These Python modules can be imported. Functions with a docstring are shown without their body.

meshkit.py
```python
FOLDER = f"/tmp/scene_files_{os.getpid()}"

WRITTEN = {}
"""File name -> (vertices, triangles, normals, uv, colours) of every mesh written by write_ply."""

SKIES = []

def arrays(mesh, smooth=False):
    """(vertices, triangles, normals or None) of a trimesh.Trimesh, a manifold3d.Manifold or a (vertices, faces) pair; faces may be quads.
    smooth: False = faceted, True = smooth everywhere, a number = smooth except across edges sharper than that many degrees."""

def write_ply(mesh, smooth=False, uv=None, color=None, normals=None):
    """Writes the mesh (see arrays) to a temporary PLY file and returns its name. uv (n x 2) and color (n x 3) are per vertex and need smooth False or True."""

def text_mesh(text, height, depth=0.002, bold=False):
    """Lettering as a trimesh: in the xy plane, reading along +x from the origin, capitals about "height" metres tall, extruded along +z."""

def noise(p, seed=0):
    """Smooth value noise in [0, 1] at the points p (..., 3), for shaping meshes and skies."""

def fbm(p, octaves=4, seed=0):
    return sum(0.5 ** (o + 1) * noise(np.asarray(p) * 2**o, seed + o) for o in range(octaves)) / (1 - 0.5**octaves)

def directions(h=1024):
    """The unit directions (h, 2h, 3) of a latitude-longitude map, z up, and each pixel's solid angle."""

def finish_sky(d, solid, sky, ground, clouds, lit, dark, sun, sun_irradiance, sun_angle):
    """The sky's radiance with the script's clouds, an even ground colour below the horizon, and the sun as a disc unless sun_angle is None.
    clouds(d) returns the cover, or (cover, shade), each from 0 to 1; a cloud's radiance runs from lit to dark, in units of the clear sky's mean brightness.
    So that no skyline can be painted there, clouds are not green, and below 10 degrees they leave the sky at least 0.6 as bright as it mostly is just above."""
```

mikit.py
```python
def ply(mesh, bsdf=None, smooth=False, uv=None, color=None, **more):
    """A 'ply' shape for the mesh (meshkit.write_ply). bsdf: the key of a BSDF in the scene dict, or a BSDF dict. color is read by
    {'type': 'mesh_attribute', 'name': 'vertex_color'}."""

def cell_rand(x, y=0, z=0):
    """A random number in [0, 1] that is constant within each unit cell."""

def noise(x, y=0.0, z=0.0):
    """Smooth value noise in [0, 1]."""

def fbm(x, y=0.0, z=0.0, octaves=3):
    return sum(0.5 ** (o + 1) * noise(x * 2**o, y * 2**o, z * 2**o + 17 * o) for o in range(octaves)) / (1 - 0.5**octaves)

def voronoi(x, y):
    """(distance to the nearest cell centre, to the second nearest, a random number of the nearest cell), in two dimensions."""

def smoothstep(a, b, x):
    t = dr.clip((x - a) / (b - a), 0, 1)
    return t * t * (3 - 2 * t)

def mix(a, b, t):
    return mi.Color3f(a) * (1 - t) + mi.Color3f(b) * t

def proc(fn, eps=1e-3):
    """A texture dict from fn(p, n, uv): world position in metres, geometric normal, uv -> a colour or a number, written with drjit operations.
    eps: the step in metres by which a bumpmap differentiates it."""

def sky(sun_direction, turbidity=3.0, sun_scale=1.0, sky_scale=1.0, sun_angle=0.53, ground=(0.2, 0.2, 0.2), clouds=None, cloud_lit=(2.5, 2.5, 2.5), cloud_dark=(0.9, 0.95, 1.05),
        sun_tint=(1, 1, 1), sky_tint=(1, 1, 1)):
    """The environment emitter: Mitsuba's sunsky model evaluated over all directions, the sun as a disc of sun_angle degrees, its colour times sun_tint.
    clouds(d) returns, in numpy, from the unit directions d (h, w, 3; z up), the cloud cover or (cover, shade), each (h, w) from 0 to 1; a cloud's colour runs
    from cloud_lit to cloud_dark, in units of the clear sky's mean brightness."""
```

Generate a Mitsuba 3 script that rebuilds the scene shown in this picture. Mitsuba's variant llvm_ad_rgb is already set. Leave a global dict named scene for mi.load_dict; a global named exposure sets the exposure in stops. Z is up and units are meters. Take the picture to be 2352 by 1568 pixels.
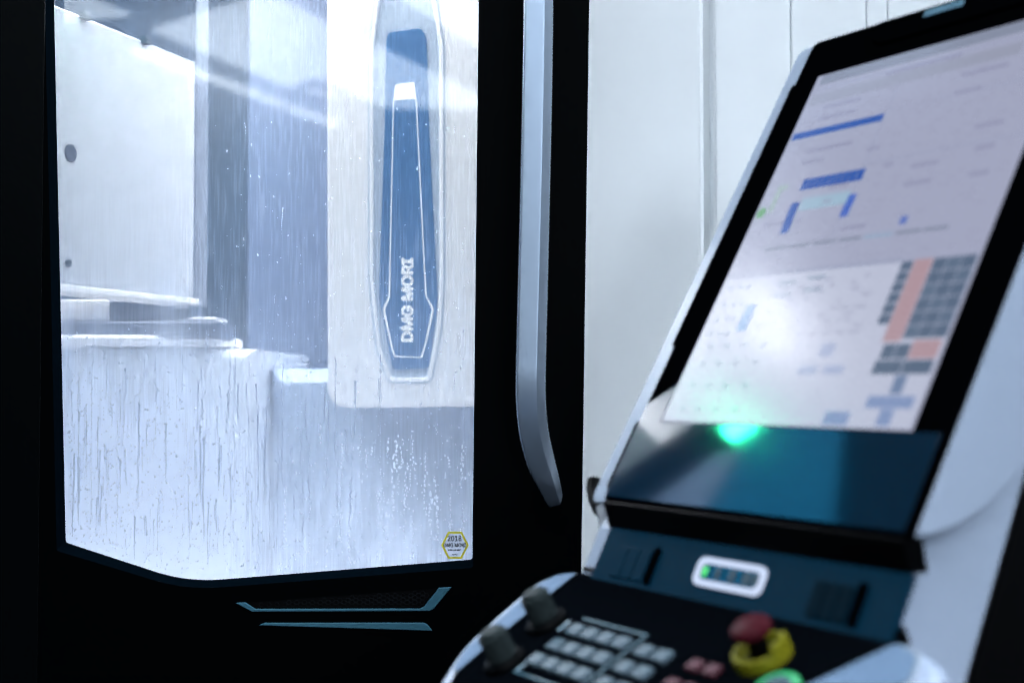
import math, random
import numpy as np, trimesh, mitsuba as mi, drjit as dr
import mikit, meshkit
from mikit import noise, fbm, voronoi, smoothstep, mix, cell_rand, proc
from shapely.geometry import Polygon
from scipy.interpolate import CubicSpline
from shapely import affinity

T = mi.ScalarTransform4f
random.seed(7)
rng = np.random.default_rng(7)
scene, labels = {}, {}

# ------------------------------------------------------------------ camera
EYE = np.array([0.0, 0.0, 1.45])
FOC = 3079.0                      # focal length in units of a 2352 px wide picture
TILT = math.atan(100 / FOC)       # camera looks up by 1.9 degrees
scene['camera'] = {'type': 'thinlens', 'fov': math.degrees(2 * math.atan(1176 / FOC)), 'fov_axis': 'x',
                   'aperture_radius': 0.0072, 'focus_distance': 1.790, 'near_clip': 0.05, 'far_clip': 100.0,
                   'to_world': T().look_at(origin=EYE.tolist(), target=[0, math.cos(TILT), 1.45 + math.sin(TILT)], up=[0, 0, 1])}
exposure = 0.0

# ------------------------------------------------------------------ light levels (hall and machine lamps, some added only for light)
ROOF_L = (3.1, 3.55, 4.0)
ADDED_HALL_L = (5.4, 6.2, 7.0)  # level of the added overhead strips
TUBE_L = (3.8, 4.2, 4.5)
WORK_L = (26.0, 27.0, 28.8)


def ray(px, py):
    """Direction through a measured point of the photograph (2352 px wide), used to read off real coordinates."""
    a, b, c = (px - 1176) / FOC, (784 - py) / FOC, 1.0
    return np.array([a, c * math.cos(TILT) - b * math.sin(TILT), c * math.sin(TILT) + b * math.cos(TILT)])


def at(px, py, Y):
    d = ray(px, py)
    return EYE + d * (Y / d[1])


def xz(pts, Y):
    return [tuple(at(px, py, Y)[[0, 2]]) for px, py in pts]


def on_plane(px, py, p, n):
    d = ray(px, py)
    return EYE + d * (((p - EYE) @ n) / (d @ n))


def native(pts, x0, y0, k):
    """points read off an enlarged crop -> 2352 px frame"""
    return [((x0 + x / k) / 1.7415, (y0 + y / k) / 1.7415) for x, y in pts]


# ------------------------------------------------------------------ mesh helpers
def fillet(pts, r, n=6):
    """Rounds the corners of a polygon; r one radius or one per corner."""
    pts = [np.array(p, float) for p in pts]
    rs = [r] * len(pts) if np.isscalar(r) else list(r)
    out = []
    for i, p in enumerate(pts):
        a, c = pts[i - 1], pts[(i + 1) % len(pts)]
        la, lc = np.linalg.norm(a - p), np.linalg.norm(c - p)
        k = min(rs[i], 0.45 * la, 0.45 * lc)
        if k <= 0:
            out.append(p)
            continue
        p0, p1 = p + (a - p) / la * k, p + (c - p) / lc * k
        for t in np.linspace(0, 1, n + 1):
            out.append((1 - t) ** 2 * p0 + 2 * t * (1 - t) * p + t * t * p1)
    return np.array(out)


def ccw(pts):
    pts = np.asarray(pts, float)
    x, y = pts[:, 0], pts[:, 1]
    return pts if (x * np.roll(y, -1) - y * np.roll(x, -1)).sum() > 0 else pts[::-1]


def inset(pts, d):
    """Moves each vertex of a counter-clockwise polygon inwards by d (outwards if negative)."""
    e = np.roll(pts, -1, 0) - pts
    e /= np.linalg.norm(e, axis=1, keepdims=True) + 1e-12
    nrm = np.stack([-e[:, 1], e[:, 0]], 1)
    m = nrm + np.roll(nrm, 1, 0)
    m /= (m * m).sum(1, keepdims=True) / 2 + 1e-9
    return pts + m * d


def loft(rings, cap0=True, cap1=True):
    """Closed rings (k, 3) of equal length -> mesh; the caps are triangulated in their own plane."""
    n = len(rings[0])
    v = np.vstack(rings)
    f = []
    for a in range(len(rings) - 1):
        for i in range(n):
            j = (i + 1) % n
            p, q, r_, s = a * n + i, a * n + j, (a + 1) * n + j, (a + 1) * n + i
            f += [[p, q, r_], [p, r_, s]]
    for on, k, flip in ((cap0, 0, True), (cap1, len(rings) - 1, False)):
        if on:
            c = np.array(rings[k])
            o = c.mean(0)
            _, _, w = np.linalg.svd(c - o)
            flat = (c - o) @ w[:2].T
            sign = np.sign((flat[:, 0] * np.roll(flat[:, 1], -1) - flat[:, 1] * np.roll(flat[:, 0], -1)).sum())
            if sign < 0:
                flat = flat * [1, -1]
            tv, tf = trimesh.creation.triangulate_polygon(Polygon(flat), engine='earcut')
            idx = [int(np.argmin(((flat - p) ** 2).sum(1))) for p in tv]
            tri = np.array(idx)[tf]
            tri = tri[[len(set(t)) == 3 for t in tri]]
            f += (tri[:, ::-1] if flip else tri).tolist() if True else []
            f[-len(tri):] = [([k * n + x for x in t]) for t in f[-len(tri):]]
    m = trimesh.Trimesh(v, np.array(f), process=False)
    trimesh.repair.fix_normals(m)
    return m


class Frame:
    """A local frame: origin o, axes x, y, z (z = out of the surface)."""
    def __init__(self, o, x, y, z=None):
        self.o, self.x, self.y = np.array(o, float), np.array(x, float), np.array(y, float)
        self.z = np.cross(self.x, self.y) if z is None else np.array(z, float)

    def p(self, a, b, c=0.0):
        return self.o + np.multiply.outer(np.asarray(a, float), self.x) + np.multiply.outer(np.asarray(b, float), self.y) + np.multiply.outer(np.asarray(c, float), self.z)

    def ring(self, pts, c):
        pts = np.asarray(pts)
        return self.p(pts[:, 0], pts[:, 1], np.full(len(pts), c))

    def read(self, px, py, c=0.0):
        v = on_plane(px, py, self.o + self.z * c, self.z) - self.o
        return np.array([v @ self.x, v @ self.y])

    def slab(self, pts, c0, c1, bevel=0.0, steps=2):
        """Plate with outline pts from height c0 to c1, its upper edge rounded by bevel."""
        pts = ccw(pts)
        rings = [self.ring(pts, c0)]
        if bevel > 0:
            for k in range(steps + 1):
                a = k / steps * math.pi / 2
                rings.append(self.ring(inset(pts, bevel * (1 - math.cos(a))), c1 - bevel * (1 - math.sin(a))))
        else:
            rings.append(self.ring(pts, c1))
        return loft(rings)

    def ringplate(self, outer, inner, c0, c1):
        g = Polygon(ccw(outer), [ccw(inner)])
        m = trimesh.creation.extrude_polygon(g, c1 - c0, engine='earcut')
        v = m.vertices
        out = trimesh.Trimesh(self.p(v[:, 0], v[:, 1], v[:, 2] + c0), m.faces, process=False)
        trimesh.repair.fix_normals(out)
        return out

    def place(self, m, da=0.0, db=0.0, c=0.0):
        v = m.vertices
        out = trimesh.Trimesh(self.p(v[:, 0] + da, v[:, 1] + db, v[:, 2] + c), m.faces, process=False)
        if np.dot(np.cross(self.x, self.y), self.z) < 0:
            out.invert()
        return out


def rect(a0, b0, a1, b1):
    return [(a0, b0), (a1, b0), (a1, b1), (a0, b1)]


def box(x0, x1, y0, y1, z0, z1):
    m = trimesh.creation.box((x1 - x0, y1 - y0, z1 - z0))
    m.apply_translation(((x0 + x1) / 2, (y0 + y1) / 2, (z0 + z1) / 2))
    return m


def rbox(x0, x1, y0, y1, z0, z1, bev=0.004):
    """Box with rounded vertical and horizontal front edges."""
    f = Frame([0, y1, 0], [1, 0, 0], [0, 0, 1], [0, -1, 0])
    return f.slab(rect(x0, z0, x1, z1), 0, y1 - y0, bev, 3)


def tube(path, prof, up):
    """Sweeps a closed profile (k, 2) along path (n, 3); up: reference direction for the profile's second axis."""
    path, rings = np.asarray(path, float), []
    for i in range(len(path)):
        t = path[min(i + 1, len(path) - 1)] - path[max(i - 1, 0)]
        t /= np.linalg.norm(t)
        s = np.cross(t, up)
        s /= np.linalg.norm(s)
        w = np.cross(s, t)
        rings.append(path[i] + np.multiply.outer(prof[:, 0], s) + np.multiply.outer(prof[:, 1], w))
    return loft(rings)


def circle(r, n=32, a0=0.0):
    a = np.linspace(0, 2 * math.pi, n, endpoint=False) + a0
    return np.stack([r * np.cos(a), r * np.sin(a)], 1)


def turned(fr, ca, cb, prof, n=40):
    """Turned solid round the frame's z at (ca, cb); prof: (radius, height) from bottom to top."""
    return loft([fr.ring(circle(max(r_, 1e-4), n) + [ca, cb], h_) for r_, h_ in prof])


USED = {}


def key_for(name):
    k = USED.get(name, 0)
    USED[name] = k + 1
    return name if k == 0 else f'{name}_{k:03d}'


def add(name, mesh, bsdf, parent=None, smooth=False, label=None, category=None, group=None, kind=None, **more):
    key = key_for((parent + '__' if parent else '') + name)
    scene[key] = mikit.ply(mesh, bsdf, smooth=smooth, **more)
    d = {k: v for k, v in dict(label=label, category=category, group=group, kind=kind).items() if v}
    if d:
        labels[key] = d
    return key


def thing(name, label, category, group=None):
    key = key_for(name)
    labels[key] = {'label': label, 'category': category}
    if group:
        labels[key]['group'] = group
    return key


def lamp(rgb, weight=1.0):
    return {'type': 'area', 'radiance': {'type': 'rgb', 'value': list(map(float, rgb))}, 'sampling_weight': float(weight)}


# ------------------------------------------------------------------ materials
def rgb(*c):
    return {'type': 'rgb', 'value': list(map(float, c))}


def mat(name, base, rough=0.5, spec=0.5, metal=0.0, bump=None, bump_scale=1.0, **more):
    inner = {'type': 'principled', 'base_color': rgb(*base) if not isinstance(base, dict) else base,
             'roughness': rough if not callable(rough) else proc(rough), 'specular': spec, 'metallic': metal, **more}
    if bump is not None:
        inner = {'type': 'bumpmap', 'arbitrary': proc(bump, eps=2e-4), 'scale': bump_scale, 'bsdf': inner}
    scene[name] = {'type': 'twosided', 'bsdf': inner}
    return name


def peel(p, n, uv):           # powder coat
    k = 330.0
    return (noise(p.x * k, p.y * k, p.z * k) * 0.7 + noise(p.x * k * 2.3, p.y * k * 2.3, p.z * k * 2.3) * 0.3) * 0.00016


def peel_fine(p, n, uv):
    k = 520.0
    return noise(p.x * k, p.y * k, p.z * k) * 0.00022


def wall_tone(p, n, uv):
    d = fbm(p.x * 3.0 + 4, p.y * 3.0, p.z * 2.0, 4)
    return mix((0.77, 0.79, 0.80), (0.83, 0.84, 0.85), d)


mat('white_coat', proc(wall_tone), 0.27, 0.75, bump=peel)
mat('white_coat_gloss', proc(wall_tone), 0.26, 0.6, bump=peel)
mat('gap_dark', (0.34, 0.37, 0.39), 0.7, 0.2)
mat('black_coat', (0.0003, 0.0007, 0.0010), 0.40, 0.02, bump=peel_fine)
mat('black_trim', (0.0008, 0.001, 0.0014), 0.45, 0.05)
mat('black_sheen', (0.0003, 0.0009, 0.0014), 0.30, 0.10, bump=peel_fine)
mat('reflect_pale', (0.46, 0.60, 0.86), 0.4, 0.3)
mat('reflect_blue', (0.03, 0.34, 0.60), 0.4, 0.3)
mat('sill_black', (0.0010, 0.0032, 0.0055), 0.7, 0.0)
mat('blue_metal', (0.035, 0.125, 0.175), 0.42, 0.3, bump=peel_fine)
mat('handle_metal', (0.55, 0.66, 0.82), 0.40, 0.4, metal=0.9)
mat('panel_white', (0.40, 0.46, 0.58), 0.38, 0.45, bump=peel_fine)
mat('panel_plate', (0.17, 0.25, 0.37), 0.55, 0.05)
mat('bezel_black', (0.0008, 0.001, 0.0014), 0.35, 0.0)
scene['glass_reflect_tint'] = {'type': 'twosided', 'bsdf': {'type': 'principled', 'base_color': rgb(0.0008, 0.016, 0.036), 'roughness': 0.07, 'eta': 3.1}}  # base colour tinted blue to stand in for the reflection
mat('port_blue', (0.0008, 0.026, 0.052), 0.5, 0.05)
mat('port_flap', (0.0006, 0.011, 0.021), 0.5, 0.03)
mat('key_deck', (0.0018, 0.0026, 0.004), 0.6, 0.0, bump=peel_fine)
mat('key_grey', (0.075, 0.118, 0.15), 0.5, 0.3)
mat('key_line', (0.045, 0.105, 0.14), 0.5, 0.3)
mat('key_mark', (0.24, 0.34, 0.40), 0.5, 0.3)
mat('post_grey', (0.27, 0.31, 0.38), 0.5, 0.3)
mat('key_red', (0.085, 0.018, 0.03), 0.5, 0.3)
mat('knob_grey', (0.026, 0.036, 0.037), 0.6, 0.15)
mat('stop_red', (0.055, 0.003, 0.008), 0.5, 0.08)
mat('stop_yellow', (0.19, 0.175, 0.008), 0.45, 0.12)
mat('strap_grey', (0.22, 0.23, 0.26), 0.5, 0.4)
mat('inner_white', (0.80, 0.80, 0.81), 0.5, 0.4)
mat('inner_panel', (0.44, 0.47, 0.52), 0.5, 0.4)
mat('inner_grey', (0.46, 0.50, 0.54), 0.5, 0.4)
mat('rim_shade_grey', (0.42, 0.50, 0.60), 0.5, 0.4)  # grey stands in for the shade inside and around the rim
mat('inner_pale', (0.60, 0.64, 0.70), 0.5, 0.4)
mat('steel_pale', (0.30, 0.37, 0.49), 0.5, 0.4)
mat('inner_line', (0.86, 0.87, 0.88), 0.5, 0.4)


def steel_tone(p, n, uv):
    s = noise(p.x * 210.0, 0.0, p.z * 5.0) * 0.5 + noise(p.x * 60.0, 3.0, p.z * 2.5) * 0.5
    return mix((0.008, 0.024, 0.046), (0.026, 0.056, 0.100), s)


def plate_tone(p, n, uv):
    s = fbm(p.x * 160.0, p.y * 160.0, p.z * 70.0, 3)
    return mix((0.045, 0.135, 0.300), (0.075, 0.200, 0.400), s)


mat('steel_blue', proc(steel_tone), 0.5, 0.4)
mat('steel_light', (0.062, 0.090, 0.145), 0.45, 0.4)
mat('steel_dark', (0.05, 0.08, 0.12), 0.4, 0.5)
mat('logo_blue', proc(plate_tone), 0.45, 0.4)
mat('sticker_yellow', (0.78, 0.70, 0.04), 0.5, 0.4)
mat('print_black', (0.015, 0.016, 0.02), 0.5, 0.3)
mat('hall_floor', (0.030, 0.035, 0.040), 0.5, 0.3)
mat('hall_ceiling', (0.30, 0.32, 0.34), 0.8, 0.2)
mat('hall_grey', (0.10, 0.115, 0.13), 0.8, 0.2)
mat('lamp_body', (0.5, 0.5, 0.5), 0.6, 0.3)

# window pane: clear polycarbonate with a dried and running coolant film on its inside
ZB = 1.45 - 0.257       # lowest point of the pane


def film(p, n, uv):
    h = p.z - ZB                                               # height above the lower corner
    edge = fbm(p.x * 22.0, 1.0, p.z * 2.5, 4) * 0.12
    right = smoothstep(-0.44, -0.26, p.x)                         # the wet zone reaches higher on the left
    low = 1 - smoothstep(0.08 - 0.04 * right, 0.45 - 0.21 * right, h + edge - 0.05)
    cloud = fbm(p.x * 14.0 + 7, 4.0, p.z * 9.0, 4) - 0.5            # uneven thickness of the film              # thick towards the bottom
    streak = noise(p.x * 520.0, 2.0, p.z * 22.0) * 0.45 + noise(p.x * 230.0, 5.0, p.z * 7.0) * 0.25 + noise(p.x * 1000.0, 8.0, p.z * 45.0) * 0.3
    veil = smoothstep(0.42, 0.80, streak)
    patch = smoothstep(0.35, 0.7, fbm(p.x * 7.0 + 3, 2.0, p.z * 5.0, 3))
    wet = smoothstep(-0.47, -0.40, p.x)                            # the spray hits the middle and right of the pane
    mid = smoothstep(0.60, 0.26, h) * (0.17 - 0.05 * right) + smoothstep(0.47, 0.30, h + edge) * 0.27 * (1 - 0.6 * right)
    w = 0.015 + wet * 0.10 * veil * (0.25 + 0.75 * patch) + mid * (0.75 + 0.5 * streak) + low * (0.56 - 0.12 * right + 0.12 * streak + 0.45 * cloud)
    runs = smoothstep(0.66, 0.74, noise(p.x * 160.0, 11.0, p.z * 5.0)) * low
    return dr.clip(w + 0.06 * runs, 0.0, 0.88)


scene['pane_film'] = {'type': 'blendbsdf', 'weight': proc(film),
                      'a': {'type': 'thindielectric', 'int_ior': 1.55},
                      'b': {'type': 'principledthin', 'base_color': rgb(0.74, 0.84, 1.0), 'roughness': 0.6, 'diff_trans': 1.85, 'spec_trans': 0.0, 'eta': 1.33}}
scene['drop_film'] = {'type': 'principledthin', 'base_color': rgb(0.55, 0.61, 0.69), 'roughness': 0.3, 'diff_trans': 1.65, 'spec_trans': 0.0, 'eta': 1.33}
scene['drop_pale'] = {'type': 'principledthin', 'base_color': rgb(0.90, 0.94, 1.0), 'roughness': 0.3, 'diff_trans': 1.9, 'spec_trans': 0.0, 'eta': 1.33}
scene['sticker_film'] = {'type': 'blendbsdf', 'weight': 0.45, 'a': {'type': 'thindielectric'},
                         'b': {'type': 'principledthin', 'base_color': rgb(0.85, 0.86, 0.88), 'roughness': 0.5, 'diff_trans': 1.5, 'spec_trans': 0.0, 'eta': 1.4}}

# ================================================================== the hall (floor, ceiling with roof lights)
add('floor', box(-16, 16, -17, 8, -0.1, 0.0), 'hall_floor', kind='structure', label='dark grey workshop floor', category='floor')
add('ceiling', box(-16, 16, -17, 8, 5.05, 5.15), 'hall_ceiling', kind='structure', label='grey workshop ceiling', category='ceiling')
add('wall', box(-16, 16, -17.2, -17, 0, 5.15), 'hall_grey', kind='structure', label='grey end wall of the workshop', category='wall')
add('wall', box(-16.2, -16, -17, 8, 0, 5.15), 'hall_grey', kind='structure', label='grey side wall on the left of the workshop', category='wall')
add('wall', box(16, 16.2, -17, 8, 0, 5.15), 'hall_grey', kind='structure', label='grey side wall on the right of the workshop', category='wall')
add('wall', box(-16, 16, 8, 8.2, 0, 5.15), 'hall_grey', kind='structure', label='grey wall far behind the machine', category='wall')

PANE_Y = 1.7543
ALONG = np.array([0.36, -0.933])     # direction of the roof light strips on the ceiling
ACROSS = np.array([0.933, 0.36])


def ceiling_strip(corners, z=5.03, d=0.02):
    f = Frame([0, 0, z], [1, 0, 0], [0, -1, 0], [0, 0, -1])
    return f.slab([(x, -y) for x, y in corners], -d, 0)


def strip(o, length, width):
    o = np.array(o, float)
    return [o, o + ALONG * length, o + ALONG * length + ACROSS * width, o + ACROSS * width]


RY = lambda y: 2 * PANE_Y - y
# the two strips whose mirror image the window shows (read off through the pane) and long unseen strips added overhead for light
roofs = [([(-3.65, RY(13.45)), (-2.65, RY(16.2)), (-1.54, RY(17.3)), (-0.30, RY(17.3)), (-0.25, RY(16.9)), (-2.25, RY(12.2))], 'roof light strip with a slanted end, behind the camera'),
         (strip((-1.06, RY(12.3)), 4.6, 0.55), 'narrow roof light strip beside the wide slanted one'),
         (strip((-5.6, RY(11.6)), 1.9, 1.3), 'short roof light strip at the left'),
         (strip((0.8, 3.2), 10.5, 1.6), 'long unseen roof light strip added right of the machine'),
         (strip((-2.6, 1.4), 8.2, 1.5), 'long unseen roof light strip added over the machine front'),
         (strip((4.2, 2.0), 10.0, 1.6), 'long unseen roof light strip added far to the right')]
for i_, (c, l) in enumerate(roofs):
    add('roof_light', ceiling_strip(c), 'lamp_body', emitter=lamp(ROOF_L if i_ < 3 else ADDED_HALL_L, 4.0), label=l, category='roof light', group='roof lights of the workshop')
hw = Frame([0, -16.98, 0], [1, 0, 0], [0, 0, 1], [0, 1, 0])
for x0_ in (1.9, 4.3):  # unseen windows, added for a glow on the white housing
    add('added_window', hw.slab(rect(x0_, 1.6, x0_ + 2.1, 4.9), -0.01, 0.0), 'lamp_body', emitter=lamp(np.array(ROOF_L) * 2.6, 2.0), label='tall bright window added in the end wall for light, %s of the two' % ('left' if x0_ < 3 else 'right'), category='window', group='added windows in the end wall')
o = np.array([-4.05, RY(14.2)])
for a, b_, l_ in ((0.0, 2.35, 'longest slim ceiling lamp at the near end of the row'), (2.5, 3.1, 'short slim ceiling lamp between the two longer ones'), (3.25, 4.35, 'slim ceiling lamp at the far end of the row')):
    add('ceiling_lamp', ceiling_strip(strip(o + ALONG * a, b_ - a, 0.13), 4.98, 0.05), 'lamp_body', emitter=lamp(TUBE_L, 0.5),
        label=l_, category='ceiling lamp', group='slim ceiling lamps in a row')

hose = np.array([[(px - 1176) / FOC * 15.5, 2 * PANE_Y - 15.5, 1.45 + (884 - py) / FOC * 15.5] for px, py in ((655, 232), (672, 210), (692, 196), (718, 190), (750, 196), (795, 216), (845, 240), (890, 262))])
ht = np.linspace(0, 1, len(hose))
add('air_hose', tube(CubicSpline(ht, hose)(np.linspace(0, 1, 40)), circle(0.055, 10), np.array([0, -1.0, 0])), 'black_trim', smooth=True, label='black air hose looping below the workshop ceiling', category='hose')

# ================================================================== the milling machine
M = thing('milling_machine', 'large black and white milling machine with a coolant-splashed window in its door', 'milling machine')
FRONT = 1.72
WX = Frame([0, FRONT, 0], [1, 0, 0], [0, 0, 1], [0, -1, 0])    # front plane, z towards the camera

rad = [0.0, 0.0, 0.0, 0.0, 0.0, 0.004, 0.045, 0.004, 0.0]
front_open = ccw(fillet(xz([(104, -590), (104, -40), (104, -20), (104, 0), (103, 10), (130, 1264), (428, 1354), (1087, 1303), (1108, -590)], FRONT), rad, 10))
back_open = ccw(fillet(xz([(124, -575), (124, -40), (124, -20), (124, 0), (124, 10), (151, 1245), (430, 1336), (1085, 1284), (1106, -575)], PANE_Y), rad, 10))
edge_r = xz([(1366, -900), (1335, 1310), (1331, 2600)], FRONT)
outer = [(-1.25, edge_r[2][1]), edge_r[2], edge_r[1], edge_r[0], (-1.25, edge_r[0][1])]
front = trimesh.creation.triangulate_polygon(Polygon(outer, [front_open]), engine='earcut')


def flat_with_hole(outer, hole, Y):
    v, f = trimesh.creation.triangulate_polygon(Polygon(ccw(outer), [hole]), engine='earcut')
    m = trimesh.Trimesh(np.stack([v[:, 0], np.full(len(v), Y), v[:, 1]], 1), f, process=False)
    if m.face_normals[:, 1].mean() > 0:
        m.invert()
    return m


oc = ccw(outer)
skin = flat_with_hole(outer, front_open, FRONT)
side = loft([np.stack([oc[:, 0], np.full(len(oc), FRONT), oc[:, 1]], 1), np.stack([oc[:, 0], np.full(len(oc), FRONT + 0.055), oc[:, 1]], 1)], False, False)
add('door_frame', trimesh.util.concatenate([skin, side]), 'black_coat', M, label='matt black door frame round the window')
reveal = loft([np.stack([front_open[:, 0], np.full(len(front_open), FRONT), front_open[:, 1]], 1),
               np.stack([back_open[:, 0], np.full(len(back_open), PANE_Y), back_open[:, 1]], 1)], False, False)
reveal.invert()
add('window_reveal', reveal, 'sill_black', M + '__door_frame')

pane = flat_with_hole(ccw(inset(back_open, -0.004)), ccw([(-5, -5), (-5.1, -5), (-5, -5.1)]), PANE_Y) if False else None
tv, tf = trimesh.creation.triangulate_polygon(Polygon(inset(back_open, -0.003)), engine='earcut')
pane = trimesh.Trimesh(np.stack([tv[:, 0], np.full(len(tv), PANE_Y + 0.001), tv[:, 1]], 1), tf, process=False)
if pane.face_normals[:, 1].mean() > 0:
    pane.invert()
PANE = add('window_pane', pane, 'pane_film', M, label='clear window pane with coolant drops and runs on it')

# coolant drops and runs on the inside of the pane (real blobs, a fraction of a millimetre proud)
pane_poly = Polygon(inset(back_open, 0.006))
from shapely.geometry import Point


def blob(x, z, w, h, lean=0.0, thick=0.0006, n=10):
    a = np.linspace(0, 2 * math.pi, n, endpoint=False)
    px_, pz_ = np.cos(a) * w * (1 - 0.35 * np.sin(a)), np.sin(a) * h
    px_ = px_ * (1 + 0.15 * rng.standard_normal(n) * 0.6) + lean * pz_
    r1 = np.stack([x + px_, np.full(n, PANE_Y + 0.0006), z + pz_], 1)
    r2 = np.stack([x + 0.6 * px_, np.full(n, PANE_Y + 0.0006 - thick), z + 0.6 * pz_], 1)
    v = np.vstack([r1, r2, [[x, PANE_Y + 0.0006 - thick * 1.2, z]]])
    i = np.arange(n)
    j = (i + 1) % n
    f = np.vstack([np.stack([i, j, j + n], 1), np.stack([i, j + n, i + n], 1), np.stack([i + n, j + n, np.full(n, 2 * n)], 1)])
    return v, f


def run(x, z, length, w, thick=0.0005):
    n = max(5, int(length / 0.006))
    s = np.linspace(0, 1, n)
    ph = rng.random(3) * 6.3
    cx = x + 0.0005 * np.sin(s * length * 70 + ph[0]) + 0.0012 * np.sin(s * length * 21 + ph[1]) * s
    zz = z - s * length
    ww = w * (0.45 + 0.4 * (1 - s) + 0.25 * np.sin(s * length * 150 + ph[2])) * np.minimum(1, (1 - s) * 8 + 0.15)
    ww = np.maximum(ww, w * 0.2)
    y0 = PANE_Y + 0.0005
    v = np.vstack([np.stack([cx - ww, np.full(n, y0), zz], 1), np.stack([cx, np.full(n, y0 - thick), zz], 1), np.stack([cx + ww, np.full(n, y0), zz], 1)])
    i = np.arange(n - 1)
    f = np.vstack([np.stack([i, i + 1, i + n + 1], 1), np.stack([i, i + n + 1, i + n], 1),
                   np.stack([i + n, i + n + 1, i + 2 * n + 1], 1), np.stack([i + n, i + 2 * n + 1, i + 2 * n], 1)])
    return v, f


def gather(parts):
    at_, vs, fs = 0, [], []
    for v, f in parts:
        vs.append(v)
        fs.append(f + at_)
        at_ += len(v)
    return trimesh.Trimesh(np.vstack(vs), np.vstack(fs), process=False)


grey, pale = [], []


def scatter(count, px0, px1, py0, py1, power, size, into, long=1.4, p_run=0.0, runlen=0.05):
    for _ in range(count):
        u_, v_ = rng.random(), rng.random()
        X, Z = at(px0 + (px1 - px0) * u_ ** power, py0 + (py1 - py0) * v_ ** 0.7, PANE_Y)[[0, 2]]
        w = size * (0.45 + 1.1 * rng.random() ** 2.2)
        if not pane_poly.contains(Point(X, Z)):
            continue
        into.append(blob(X, Z, w, w * (1.0 + long * rng.random() ** 2), rng.normal() * 0.12))
        if rng.random() < p_run:
            L = runlen * (0.3 + 1.4 * rng.random() ** 2)
            if pane_poly.contains(Point(X, Z - L)):
                (into).append(run(X, Z, L, w * 0.8))


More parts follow.
